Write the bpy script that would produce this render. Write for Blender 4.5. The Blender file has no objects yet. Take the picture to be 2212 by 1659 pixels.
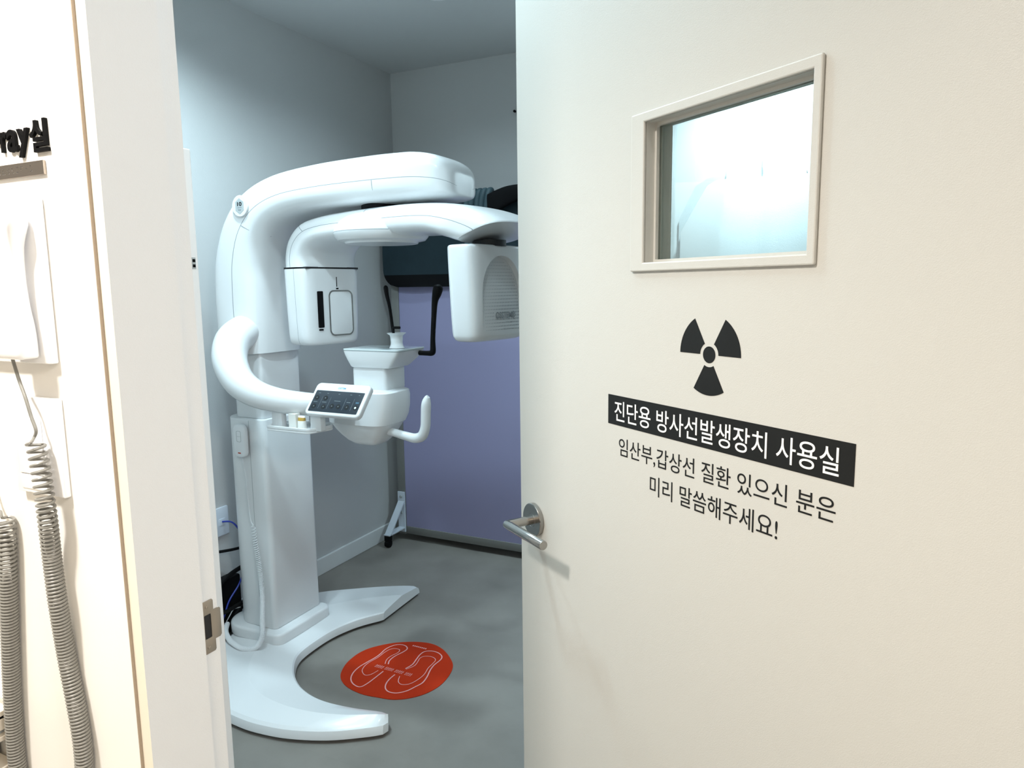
import bpy, bmesh, math, random
import numpy as np
from mathutils import Vector, Matrix

S = bpy.context.scene
COL = S.collection

# ------------------------------------------------------------------ camera
cam_d = bpy.data.cameras.new('camera')
cam = bpy.data.objects.new('camera', cam_d)
COL.objects.link(cam)
cam_d.sensor_fit = 'HORIZONTAL'
cam_d.sensor_width = 36.0
cam_d.lens = 1526.514 / 2212 * 36.0
cam_d.clip_start = 0.02
YAW, PITCH, ROLL = math.radians(25.8192), math.radians(7.8393), math.radians(-0.7391)
fw = Vector((-math.sin(YAW) * math.cos(PITCH), math.cos(YAW) * math.cos(PITCH), -math.sin(PITCH)))
rt = Vector((math.cos(YAW), math.sin(YAW), 0))
up = rt.cross(fw)
rt2 = rt * math.cos(ROLL) + up * math.sin(ROLL)
up2 = up * math.cos(ROLL) - rt * math.sin(ROLL)
M = Matrix((rt2, up2, -fw)).transposed().to_4x4()
M.translation = (0, 0, 1.37)
cam.matrix_world = M
S.camera = cam

# ------------------------------------------------------------------ world, exposure, room lights
S.view_settings.view_transform = 'Standard'
S.view_settings.look = 'None'
S.view_settings.gamma = 1.0
S.view_settings.exposure = 0.0
S.view_settings.use_curve_mapping = False
w = bpy.data.worlds.new('world')
S.world = w
w.use_nodes = True
w.node_tree.nodes['Background'].inputs[0].default_value = (1.0, 0.93, 0.82, 1)
w.node_tree.nodes['Background'].inputs[1].default_value = 0.45


def lamp(name, loc, power, color, size=0.12, target=None, cone=150, blend=0.6):
    d = bpy.data.lights.new(name, 'SPOT')
    d.energy = power
    d.color = color
    d.shadow_soft_size = size
    d.spot_size = math.radians(cone)
    d.spot_blend = blend
    o = bpy.data.objects.new(name, d)
    COL.objects.link(o)
    o.location = loc
    if target:
        o.rotation_euler = (Vector(target) - Vector(loc)).to_track_quat('-Z', 'Y').to_euler()
    return o


COOL = (0.69, 0.91, 1.0)
ROOM_LAMPS = [(-1.30, 1.11, 70, None), (-0.40, 2.84, 220, (-0.30, 3.25, 1.4)), (-1.50, 2.48, 26, None), (-1.76, 1.62, 84, None), (-0.66, 0.98, 20, None)]  # last entry is an added fill lamp that brightens the cabinet side
for i, (x, y, p, t) in enumerate(ROOM_LAMPS):
    lamp('room_downlight_or_fill', (x, y, 2.47), p, COOL, 0.06, t, 150 if t is None else 115, 0.75)
HALL_LAMPS = [(-0.95, -0.15, 160, (1.0, 0.945, 0.87), .10), (1.15, -0.15, 165, (1.0, 0.96, 0.91), .25), (0.45, -0.95, 105, (1.0, 0.80, 0.56), .35)]  # second lamp added to brighten the door frame, third added to warm the door
for i, (x, y, p, c, r) in enumerate(HALL_LAMPS):
    lamp('hall_downlight_or_fill', (x, y, 2.37), p, c, r, None, 150 if x < 1 else 174, 0.6 if x < 1 else 0.25)

# ------------------------------------------------------------------ materials
MATS = {}


def mat(name, col, rough=0.5, metal=0.0, bump=0.0, bscale=200.0, var=0.0, vscale=6.0, coat=0.0, emit=None, spec=0.5):
    if name in MATS:
        return MATS[name]
    m = bpy.data.materials.new(name)
    m.use_nodes = True
    nt = m.node_tree
    b = nt.nodes['Principled BSDF']
    b.inputs['Base Color'].default_value = (*col, 1)
    b.inputs['Roughness'].default_value = rough
    b.inputs['Metallic'].default_value = metal
    b.inputs['Coat Weight'].default_value = coat
    b.inputs['Coat Roughness'].default_value = 0.08
    b.inputs['Specular IOR Level'].default_value = spec
    tc = nt.nodes.new('ShaderNodeTexCoord')
    if bump:
        n = nt.nodes.new('ShaderNodeTexNoise')
        n.inputs['Scale'].default_value = bscale
        n.inputs['Detail'].default_value = 3
        bp = nt.nodes.new('ShaderNodeBump')
        bp.inputs['Strength'].default_value = bump
        bp.inputs['Distance'].default_value = 0.002
        nt.links.new(tc.outputs['Object'], n.inputs['Vector'])
        nt.links.new(n.outputs['Fac'], bp.inputs['Height'])
        nt.links.new(bp.outputs['Normal'], b.inputs['Normal'])
    if var:
        n2 = nt.nodes.new('ShaderNodeTexNoise')
        n2.inputs['Scale'].default_value = vscale
        n2.inputs['Detail'].default_value = 5
        r = nt.nodes.new('ShaderNodeMapRange')
        r.inputs['To Min'].default_value = 1 - var
        r.inputs['To Max'].default_value = 1 + var
        mx = nt.nodes.new('ShaderNodeVectorMath')
        mx.operation = 'SCALE'
        mx.inputs[0].default_value = col
        nt.links.new(tc.outputs['Object'], n2.inputs['Vector'])
        nt.links.new(n2.outputs['Fac'], r.inputs['Value'])
        nt.links.new(r.outputs['Result'], mx.inputs['Scale'])
        nt.links.new(mx.outputs[0], b.inputs['Base Color'])
    if emit:
        b.inputs['Emission Color'].default_value = (*emit[0], 1)
        b.inputs['Emission Strength'].default_value = emit[1]
    MATS[name] = m
    return m


def glass_mat():
    m = bpy.data.materials.new('window_glass')
    m.use_nodes = True
    nt = m.node_tree
    nt.nodes.clear()
    out = nt.nodes.new('ShaderNodeOutputMaterial')
    tr = nt.nodes.new('ShaderNodeBsdfTransparent')
    tr.inputs[0].default_value = (0.93, 0.98, 0.97, 1)
    gl = nt.nodes.new('ShaderNodeBsdfGlossy')
    gl.inputs['Roughness'].default_value = 0.02
    fr = nt.nodes.new('ShaderNodeMath')          # gentle facing-based reflection, about 3 to 15 per cent
    fr.operation = 'MULTIPLY'
    lw = nt.nodes.new('ShaderNodeLayerWeight')
    lw.inputs[0].default_value = 0.3
    nt.links.new(lw.outputs['Fresnel'], fr.inputs[0])
    fr.inputs[1].default_value = 0.4
    mx = nt.nodes.new('ShaderNodeMixShader')
    nt.links.new(fr.outputs[0], mx.inputs[0])
    nt.links.new(tr.outputs[0], mx.inputs[1])
    nt.links.new(gl.outputs[0], mx.inputs[2])
    nt.links.new(mx.outputs[0], out.inputs[0])
    return m


def floor_mat():
    m = mat('floor_tile', (0.215, 0.20, 0.18), 0.45, bump=0.08, bscale=60, var=0.32, vscale=4.5)
    nt = m.node_tree
    b = nt.nodes['Principled BSDF']
    src = b.inputs['Base Color'].links[0].from_socket
    tc = [n for n in nt.nodes if n.type == 'TEX_COORD'][0]
    br = nt.nodes.new('ShaderNodeTexBrick')
    br.offset = 0.0
    br.inputs['Scale'].default_value = 1.0
    br.inputs['Mortar Size'].default_value = 0.0012
    br.inputs['Brick Width'].default_value = 0.9
    br.inputs['Row Height'].default_value = 0.45
    br.inputs['Color1'].default_value = (1, 1, 1, 1)
    br.inputs['Color2'].default_value = (0.97, 0.97, 0.97, 1)
    br.inputs['Mortar'].default_value = (0.955, 0.955, 0.955, 1)
    mul = nt.nodes.new('ShaderNodeMix')
    mul.data_type = 'RGBA'
    mul.blend_type = 'MULTIPLY'
    mul.inputs['Factor'].default_value = 1
    nt.links.new(tc.outputs['Object'], br.inputs['Vector'])
    nt.links.new(src, mul.inputs['A'])
    nt.links.new(br.outputs['Color'], mul.inputs['B'])
    nt.links.new(mul.outputs['Result'], b.inputs['Base Color'])
    return m


PLA = mat('white_plastic', (0.75, 0.76, 0.77), 0.28, coat=0.35)
SEAM = mat('seam_shadow_gap', (0.25, 0.27, 0.29), 0.6)
GAP = mat('black_gap', (0.01, 0.01, 0.012), 0.6)
PGREY = mat('grey_plastic', (0.42, 0.45, 0.46), 0.35)
SWITCHW = mat('switch_white', (0.92, 0.92, 0.93), 0.25, coat=0.2)
BLACK = mat('black_plastic', (0.003, 0.003, 0.0035), 0.55, spec=.12)
RUB = mat('black_rubber', (0.004, 0.004, 0.0045), 0.6, spec=.15)
PANEL = mat('panel_dark', (0.022, 0.03, 0.042), 0.28)
ICON = mat('panel_icons', (0.13, 0.155, 0.17), 0.5)
RING = mat('button_ring', (0.005, 0.006, 0.008), 0.4)
LED = mat('led_blue', (0.6, 0.9, 1), 0.5, emit=((0.55, 0.9, 1.0), 0.6))
BLUEINK = mat('blue_ink', (0.1, 0.35, 0.6), 0.5)
GREYINK = mat('grey_ink', (0.25, 0.27, 0.29), 0.5)
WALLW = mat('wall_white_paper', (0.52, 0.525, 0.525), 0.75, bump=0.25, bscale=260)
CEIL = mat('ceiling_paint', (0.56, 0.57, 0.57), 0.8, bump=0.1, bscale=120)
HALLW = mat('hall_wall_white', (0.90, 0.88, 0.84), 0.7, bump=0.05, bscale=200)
TRIM = mat('frame_paint', (0.765, 0.78, 0.80), 0.5, bump=0.18, bscale=700)
CASING = mat('casing_cream', (0.84, 0.77, 0.65), 0.5)
EDGE = mat('panel_edge_brown', (0.36, 0.29, 0.22), 0.7)
DOORM = mat('door_cream_paint', (0.565, 0.555, 0.52), 0.42, bump=0.15, bscale=900)
STEEL = mat('brushed_steel', (0.36, 0.35, 0.335), 0.22, metal=1.0, bump=0.05, bscale=400)
BRONZE = mat('satin_nickel', (0.42, 0.37, 0.32), 0.35, metal=1.0)
VINYL = mat('black_vinyl', (0.007, 0.0075, 0.0075), 0.5, spec=.3)
WVINYL = mat('white_vinyl', (0.88, 0.88, 0.86), 0.5)
PURPLE = mat('purple_panel', (0.31, 0.30, 0.475), 0.5, bump=0.05, bscale=150)
FRAMEG = mat('taupe_frame', (0.20, 0.20, 0.19), 0.45)
BRACK = mat('white_bracket', (0.66, 0.72, 0.80), 0.4)
APRON = mat('teal_apron', (0.012, 0.026, 0.034), 0.6, spec=.25, bump=0.4, bscale=25, var=0.25, vscale=10)
APRONB = mat('apron_trim', (0.002, 0.0022, 0.003), 0.7, spec=.15)
RED = mat('red_vinyl', (0.42, 0.026, 0.003), 0.55, spec=.15, var=0.06, vscale=15)
PINK = mat('pink_print', (0.72, 0.36, 0.36), 0.5)
CORDG = mat('grey_cord', (0.235, 0.23, 0.21), 0.4)
CORDW = mat('white_cord', (0.78, 0.80, 0.82), 0.4)
BLUEC = mat('blue_cable', (0.01, 0.03, 0.32), 0.4)
BASEB = mat('baseboard_white', (0.70, 0.72, 0.72), 0.5)
COUNTER = mat('counter_cream', (0.80, 0.74, 0.64), 0.45)
CARDW = mat('white_box_card', (0.85, 0.84, 0.80), 0.6)
GOLD = mat('gold_print', (0.42, 0.26, 0.05), 0.4)
LENS = mat('clear_plate', (0.62, 0.68, 0.70), 0.08, coat=0.6)
GLASS = glass_mat()
FLOOR = floor_mat()

# ------------------------------------------------------------------ mesh helpers


def link(o, parent=None):
    COL.objects.link(o)
    if parent is not None:
        o.parent = parent
    return o


def anchor(o):
    """World position of the object that carries o (all parts keep zero offset to their thing)."""
    p = Vector((0, 0, 0))
    while o is not None:
        p += o.location
        o = o.parent
    return p


def empty(name, loc, label=None, cat=None, group=None, kind=None):
    o = bpy.data.objects.new(name, None)
    o.empty_display_size = 0.1
    o.location = loc
    link(o)
    return tag(o, label, cat, group, kind)


def tag(o, label=None, cat=None, group=None, kind=None):
    if label: o['label'] = label
    if cat: o['category'] = cat
    if group: o['group'] = group
    if kind: o['kind'] = kind
    return o


class MB:
    """Collects vertices, faces and material slots; build() links ONE mesh object (coordinates given in the room's frame)."""

    def __init__(self):
        self.v, self.f, self.m = [], [], []

    def add(self, vs, fs, mi=0):
        n = len(self.v)
        self.v += [tuple(map(float, p)) for p in vs]
        for i, f in enumerate(fs):
            self.f.append(tuple(n + k for k in f))
            self.m.append(mi[i] if isinstance(mi, (list, tuple)) else mi)
        return self

    def build(self, name, mats, parent=None, smooth=True, angle=35, label=None):
        if not isinstance(mats, (list, tuple)): mats = [mats]
        A = np.array(self.v)
        if parent is None:
            org = Vector(((A[:, 0].min() + A[:, 0].max()) / 2, (A[:, 1].min() + A[:, 1].max()) / 2, A[:, 2].min()))
        else:
            org = anchor(parent)
        me = bpy.data.meshes.new(name)
        me.from_pydata([tuple(Vector(p) - org) for p in self.v], [], self.f)
        for m in mats: me.materials.append(m)
        me.polygons.foreach_set('material_index', self.m)
        bm = bmesh.new()
        bm.from_mesh(me)
        bmesh.ops.recalc_face_normals(bm, faces=bm.faces)
        bm.to_mesh(me)
        bm.free()
        if smooth:
            me.polygons.foreach_set('use_smooth', [True] * len(me.polygons))
            me.set_sharp_from_angle(angle=math.radians(angle))
        me.update()
        o = bpy.data.objects.new(name, me)
        if parent is None: o.location = org
        link(o, parent)
        if label: o['label'] = label
        return o

    def box(self, x0, x1, y0, y1, z0, z1, bev=0.0, mi=0, F=None, seg=2):
        bm = bmesh.new()
        bmesh.ops.create_cube(bm, size=1)
        for v in bm.verts:
            v.co = Vector((x0 + (v.co.x + .5) * (x1 - x0), y0 + (v.co.y + .5) * (y1 - y0), z0 + (v.co.z + .5) * (z1 - z0)))
        if bev > 0:
            bmesh.ops.bevel(bm, geom=list(bm.edges), offset=bev, segments=seg, profile=0.5, affect='EDGES')
        return self.bm(bm, mi, F)

    def bm(self, bm, mi=0, F=None):
        bm.verts.index_update()
        vs = [(F @ v.co if F is not None else v.co) for v in bm.verts]
        fs = [[v.index for v in f.verts] for f in bm.faces]
        bm.free()
        return self.add(vs, fs, mi)

    def tube(self, pts, r, n=10, cap=True, mi=0, flat=1.0):
        P = [Vector(p) for p in pts]
        R = r if isinstance(r, (list, tuple, np.ndarray)) else [r] * len(P)
        T = []
        for i in range(len(P)):
            t = (P[min(i + 1, len(P) - 1)] - P[max(i - 1, 0)])
            T.append(t.normalized() if t.length > 1e-9 else Vector((0, 0, 1)))
        ref = Vector((0, 0, 1)) if abs(T[0].z) < 0.9 else Vector((1, 0, 0))
        u = (ref - T[0] * ref.dot(T[0])).normalized()
        vs, fs = [], []
        for i in range(len(P)):
            u = (u - T[i] * u.dot(T[i])).normalized()
            w_ = T[i].cross(u)
            for k in range(n):
                a = 2 * math.pi * k / n
                vs.append(P[i] + (u * math.cos(a) + w_ * math.sin(a) * flat) * float(R[i]))
        for i in range(len(P) - 1):
            for k in range(n):
                k2 = (k + 1) % n
                fs.append((i * n + k, i * n + k2, (i + 1) * n + k2, (i + 1) * n + k))
        if cap:
            fs.append(tuple(range(n))[::-1])
            fs.append(tuple((len(P) - 1) * n + k for k in range(n)))
        return self.add(vs, fs, mi)

    def lathe(self, prof, F, n=40, mi=0):
        """prof: list of (radius, height[, material]); F: 4x4 frame (spun about its z)."""
        vs, fs, ms = [], [], []
        for p in prof:
            for k in range(n):
                a = 2 * math.pi * k / n
                vs.append(F @ Vector((max(p[0], 1e-5) * math.cos(a), max(p[0], 1e-5) * math.sin(a), p[1])))
        for i in range(len(prof) - 1):
            for k in range(n):
                k2 = (k + 1) % n
                fs.append((i * n + k, i * n + k2, (i + 1) * n + k2, (i + 1) * n + k))
                ms.append(prof[i][2] if len(prof[i]) > 2 else mi)
        fs.append(tuple(range(n))[::-1]); ms.append(mi)
        fs.append(tuple((len(prof) - 1) * n + k for k in range(n))); ms.append(mi)
        return self.add(vs, fs, ms)

    def prism(self, outline, d0, d1, F, bev=0.0, mi=0, seg=2, holes=()):
        """Flat outline (list of 2D points in F's xy) extruded along F's z from d0 to d1."""
        bm = bmesh.new()
        if not holes:
            vs = [bm.verts.new((p[0], p[1], d0)) for p in outline]
            f = bm.faces.new(vs)
            r = bmesh.ops.extrude_face_region(bm, geom=[f])
            for e in r['geom']:
                if isinstance(e, bmesh.types.BMVert): e.co.z = d1
        else:
            loops = [outline] + list(holes)
            es = []
            for L in loops:
                vs = [bm.verts.new((p[0], p[1], d0)) for p in L]
                es += [bm.edges.new((vs[i], vs[(i + 1) % len(vs)])) for i in range(len(vs))]
            r = bmesh.ops.triangle_fill(bm, use_beauty=True, use_dissolve=False, edges=es)
            fs = [g for g in r['geom'] if isinstance(g, bmesh.types.BMFace)]
            r = bmesh.ops.extrude_face_region(bm, geom=fs)
            for e in r['geom']:
                if isinstance(e, bmesh.types.BMVert): e.co.z = d1
        if bev > 0:
            bmesh.ops.recalc_face_normals(bm, faces=bm.faces)
            ed = [e for e in bm.edges if len(e.link_faces) == 2 and e.calc_face_angle(0) > 0.6 and abs(e.verts[0].co.z - e.verts[1].co.z) < 1e-6]
            bmesh.ops.bevel(bm, geom=ed, offset=bev, segments=seg, profile=0.5, affect='EDGES')
        return self.bm(bm, mi, F)

    def ribs(self, ribs, sec, rseams=(), smi=1, mi=0, cap=True):
        """ribs: rows (outer xyz, inner xyz, width vector xyz); sec: list of (a, b, is_seam_strip) round the section."""
        n = len(sec)
        vs, fs, ms = [], [], []
        for r in ribs:
            O, I, W = Vector(r[0:3]), Vector(r[3:6]), Vector(r[6:9])
            C, A = (O + I) / 2, (O - I) / 2
            for a, b, s in sec: vs.append(C + A * a + W * b)
        for i in range(len(ribs) - 1):
            for k in range(n):
                k2 = (k + 1) % n
                fs.append((i * n + k, i * n + k2, (i + 1) * n + k2, (i + 1) * n + k))
                ms.append(smi if (sec[k][2] or i in rseams) else mi)
        if cap:
            fs.append(tuple(range(n))[::-1]); ms.append(mi)
            fs.append(tuple((len(ribs) - 1) * n + k for k in range(n))); ms.append(mi)
        return self.add(vs, fs, ms)


def section(p=4.0, n=48, seams=()):
    """Superellipse section; seams: (side b sign, position a, half gap in a)."""
    an = [(2 * math.pi * (k + .5) / n, False) for k in range(n)]
    for sb, a, h in seams:
        for kk, aa in enumerate((a + h, a - h)):
            c = math.copysign(abs(aa) ** (p / 2), aa)
            th = math.acos(max(-1, min(1, c)))
            if sb < 0: th = 2 * math.pi - th
            first = (kk == 0) if sb > 0 else (kk == 1)
            an.append((th, first))
    an.sort()
    out = []
    for th, s in an:
        c, si = math.cos(th), math.sin(th)
        out.append((math.copysign(abs(c) ** (2 / p), c), math.copysign(abs(si) ** (2 / p), si), s))
    return out


def cr(pts, n):
    """Catmull-Rom through rows of any dimension, n samples per span."""
    P = np.array(pts, float)
    out = []
    for i in range(len(P) - 1):
        p0, p1, p2, p3 = P[max(i - 1, 0)], P[i], P[i + 1], P[min(i + 2, len(P) - 1)]
        for k in range(n):
            t = k / n
            out.append(0.5 * ((2 * p1) + (-p0 + p2) * t + (2 * p0 - 5 * p1 + 4 * p2 - p3) * t * t + (-p0 + 3 * p1 - 3 * p2 + p3) * t ** 3))
    out.append(P[-1])
    return np.array(out)


def crc(pts, n):
    """Closed Catmull-Rom loop."""
    P = [list(p) for p in pts]
    Q = [P[-1]] + P + [P[0], P[1]]
    return cr(Q, n)[n:-n - 1]


def frame(o, x, y, z):
    m = Matrix((Vector(x), Vector(y), Vector(z))).transposed().to_4x4()
    m.translation = o
    return m


def rrect(x0, x1, y0, y1, r, n=6):
    out = []
    for cx, cy, a0 in ((x1 - r, y1 - r, 0), (x0 + r, y1 - r, 90), (x0 + r, y0 + r, 180), (x1 - r, y0 + r, 270)):
        for k in range(n + 1):
            a = math.radians(a0 + 90 * k / n)
            out.append((cx + r * math.cos(a), cy + r * math.sin(a)))
    return out


def text_mb(body, box, F, depth, bold=0.0, d0=0.0):
    """Lettering fitted into box (x0, x1, y0, y1) of frame F, standing out from d0 by depth."""
    cu = bpy.data.curves.new('lettering', 'FONT')
    cu.body = body
    cu.size = 1.0
    cu.offset = bold
    cu.resolution_u = 6
    cu.fill_mode = 'FRONT'
    o = bpy.data.objects.new('lettering', cu)
    COL.objects.link(o)
    dg = bpy.context.evaluated_depsgraph_get()
    dg.update()
    me = bpy.data.meshes.new_from_object(o.evaluated_get(dg))
    bpy.data.objects.remove(o)
    bm = bmesh.new()
    bm.from_mesh(me)
    bpy.data.meshes.remove(me)
    bmesh.ops.remove_doubles(bm, verts=bm.verts, dist=1e-4)
    xs = [v.co.x for v in bm.verts]
    ys = [v.co.y for v in bm.verts]
    x0, x1, y0, y1 = min(xs), max(xs), min(ys), max(ys)
    for v in bm.verts:
        v.co = Vector((box[0] + (v.co.x - x0) / (x1 - x0) * (box[1] - box[0]), box[2] + (v.co.y - y0) / (y1 - y0) * (box[3] - box[2]), d0))
    r = bmesh.ops.extrude_face_region(bm, geom=list(bm.faces))
    for e in r['geom']:
        if isinstance(e, bmesh.types.BMVert): e.co.z = d0 + depth
    mb = MB()
    mb.bm(bm, 0, F)
    return mb


def struct(mb, name, mats, smooth=False, parent=None):
    o = mb.build(name, mats, parent, smooth)
    if parent is None: o['kind'] = 'structure'
    return o


# ------------------------------------------------------------------ the setting
XL, XR, YB, ZC = -2.275, 1.05, 3.27, 2.495      # x-ray room
YW, YI = 0.4999, 0.621                         # hall face and room face of the front wall
HX0, HX1, HY0, HZ = -3.4, 2.6, -2.2, 2.40       # hall

struct(MB().box(HX0, HX1, HY0, YB + .1, -0.08, 0), 'floor', FLOOR)
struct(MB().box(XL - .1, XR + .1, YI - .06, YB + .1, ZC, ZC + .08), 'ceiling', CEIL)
struct(MB().box(HX0, HX1, HY0, YI - .06, HZ, HZ + .08), 'ceiling_hall', HALLW)
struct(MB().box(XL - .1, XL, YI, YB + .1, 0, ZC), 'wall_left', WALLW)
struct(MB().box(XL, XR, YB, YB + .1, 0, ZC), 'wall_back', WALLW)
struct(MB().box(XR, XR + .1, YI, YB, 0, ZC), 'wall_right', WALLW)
mb = MB()
mb.box(HX0, -0.7392, YW, YI - .0005, 0, ZC, mi=[0, 0, 0, 0, 0, 0])
mb.box(0.262, HX1, YW, YI - .0005, 0, ZC)
mb.box(-0.7392, 0.262, YW, YI - .0005, 2.15, ZC)
struct(mb, 'wall_front', HALLW)
mb = MB().box(-0.7396, -0.7384, YW + .0004, 0.5036, 0, 2.15)
struct(mb, 'trim_3', EDGE)
struct(MB().box(HX0, HX1, HY0 - .1, HY0, 0, HZ), 'wall_hall', HALLW)
# door frame: stop face and rebate, extruded profile
prof_l = [(-0.7384, 0.5038), (-0.722, 0.5038), (-0.722, 0.589), (-0.734, 0.589), (-0.734, 0.6208), (-0.7384, 0.6208)]
F0 = Matrix.Identity(4)
mb = MB()
mb.prism(prof_l, 0, 2.13, F0)
for f_i, f in enumerate(mb.f):
    ys = [mb.v[k][1] for k in f]
    mb.m[f_i] = 1 if max(ys) - min(ys) < 1e-6 and ys[0] < 0.51 else 0
jamb = struct(mb, 'trim_1', [TRIM, CASING])
prof_r = [(0.2615, 0.5038), (0.245, 0.5038), (0.245, 0.589), (0.257, 0.589), (0.257, 0.6208), (0.2615, 0.6208)]
struct(MB().prism(prof_r, 0, 2.13, F0), 'trim_2', TRIM)
struct(MB().box(-0.7384, 0.2615, 0.5038, 0.6208, 2.13, 2.149), 'trim_4', TRIM)
mb = MB().box(XL, XL + .014, YI + .002, YB, 0, 0.082, bev=0.003)
struct(mb, 'baseboard_left', BASEB)
struct(MB().box(XL + .014, XR, YB - .014, YB, 0, 0.082, bev=0.003), 'baseboard_back', BASEB)
# strike plate on the frame's rebate
FS = frame((-0.734, 0, 0), (0, 1, 0), (0, 0, 1), (1, 0, 0))
out = [(0.597, 0.9035), (0.6125, 0.9035), (0.6142, 0.9055), (0.6142, 0.9190), (0.6220, 0.9190), (0.6243, 0.9215), (0.6243, 0.9570), (0.6220, 0.9595),
       (0.6135, 0.9595), (0.6135, 0.9725), (0.6118, 0.9745), (0.597, 0.9745)]
sp = MB().prism(out, 0.0002, 0.0016, FS, 0.0003, holes=[rrect(0.5985, 0.6088, 0.9240, 0.9560, 0.001, 2)]).build('strike_plate', BRONZE, jamb, label='satin nickel strike plate with black latch slot')
MB().prism(rrect(0.5980, 0.6092, 0.9235, 0.9565, 0.001, 2), 0.0001, 0.0006, FS).build('latch_slot', GAP, sp)
for z in (0.9665, 0.9112):
    MB().lathe([(0.0022, 0), (0.0022, 0.0006), (0.001, 0.0010)], frame((-0.7324, 0.6030, z), (0, 1, 0), (0, 0, 1), (1, 0, 0)), 14).build('screw', BRONZE, sp)

# ------------------------------------------------------------------ door leaf (opens into the room)
TH = math.radians(34.685)
DD = Vector((math.cos(TH), -math.sin(TH), 0))
NN = Vector((-math.sin(TH), -math.cos(TH), 0))
E0 = Vector((-0.549, 1.168, 0))
FD = frame(E0, DD, (0, 0, 1), NN)               # x along the leaf from its free edge, y up, z out to the hall
door = empty('door_1', E0, kind='structure')
W0, W1, Z0, Z1 = 0.3475, 0.6112, 1.4005, 1.5865  # window opening
leaf_o = [(0, 0.008), (0.955, 0.008), (0.955, 2.118), (0, 2.118)]
hole = [(W0, Z0), (W1, Z0), (W1, Z1), (W0, Z1)]
MB().prism(leaf_o, -0.042, 0, FD, holes=[hole]).build('leaf', DOORM, door, smooth=False)
ho = rrect(0.3205, 0.6217, 1.3885, 1.5995, 0.002, 2)
for d0, d1 in ((0, 0.005), (-0.047, -0.042)):
    MB().prism(ho, d0, d1, FD, 0.0018, holes=[hole]).build('window_frame', DOORM, door, smooth=False)
MB().prism([(W0, Z0), (W1, Z0), (W1, Z1), (W0, Z1)], -0.024, -0.020, FD).build('window_pane', GLASS, door, smooth=False, label='clear leaded glass pane')
bead = MB()
for a in (-0.029, -0.0195):
    bead.prism([(W0, Z0), (W1, Z0), (W1, Z1), (W0, Z1)], a, a + .005, FD, holes=[rrect(W0 + .004, W1 - .004, Z0 + .004, Z1 - .004, .001, 2)])
bead.build('glazing_bead', DOORM, door, smooth=False)
# radiation symbol
tre = MB()
cx, cy = 0.4722, 1.2825
ring = [(0.0105 * math.cos(2 * math.pi * k / 40), 0.0105 * math.sin(2 * math.pi * k / 40)) for k in range(40)]
tre.prism([(cx + a, cy + b) for a, b in ring], 0.0001, 0.0004, FD)
for a0 in (30, 150, 270):
    pts = [(cx + 0.0515 * math.cos(math.radians(a0 + k)), cy + 0.0515 * math.sin(math.radians(a0 + k))) for k in range(-30, 31, 4)]
    pts += [(cx + 0.0155 * math.cos(math.radians(a0 + k)), cy + 0.0155 * math.sin(math.radians(a0 + k))) for k in range(30, -31, -5)]
    tre.prism(pts, 0.0001, 0.0004, FD)
tre.build('radiation_symbol', VINYL, door, smooth=False, label='black radiation trefoil')
ban = MB().prism([(0.2671, 1.1627), (0.6777, 1.1627), (0.6777, 1.2075), (0.2671, 1.2075)], 0.0001, 0.0004, FD).build('banner', VINYL, door, smooth=False, label='black rectangular banner')
text_mb('진단용 방사선발생장치 사용실', (0.2830, 0.6600, 1.1690, 1.1998), FD, 0.0003, 0.003, 0.0004).build('banner_lettering', WVINYL, ban, smooth=False, label='white Korean lettering')
text_mb('임산부,갑상선 질환 있으신 분은', (0.2936, 0.6585, 1.1165, 1.1450), FD, 0.0003, 0.001, 0.0001).build('notice_lettering', VINYL, door, smooth=False, label='black Korean notice, first line')
text_mb('미리 말씀해주세요!', (0.3644, 0.5857, 1.0755, 1.1035), FD, 0.0003, 0.001, 0.0001).build('notice_lettering', VINYL, door, smooth=False, label='black Korean notice, second line')
# lever handle
hd = MB().lathe([(0.0295, 0), (0.0305, 0.001), (0.0305, 0.0075), (0.0295, 0.0085), (0.0125, 0.0086), (0.0122, 0.0082), (0.0118, 0.0086), (0.0105, 0.0087)], frame(FD @ Vector((0.051, 0.9485, 0.0001)), DD, (0, 0, 1), NN), 48)
hd = hd.build('handle_rosette', STEEL, door, label='round brushed steel rosette')
lev = MB()
pa = [FD @ Vector((0.051, 0.9485, d)) for d in (0.0086, 0.020, 0.040, 0.0555)]
lev.tube(pa, 0.0083, 20)
lev.tube([FD @ Vector((t, 0.9485, 0.0585)) for t in (0.0435, 0.0445, 0.047, 0.06, 0.12, 0.171, 0.1718)], [0.002, 0.005, 0.0072, 0.0080, 0.0080, 0.0080, 0.0076], 22)
lev.build('lever', STEEL, hd)
latch = MB().prism(rrect(-0.032, -0.010, 0.88, 1.03, 0.002, 2), 0.0001, 0.001, frame(E0, NN, (0, 0, 1), -DD)).build('latch_plate', STEEL, door)

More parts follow.
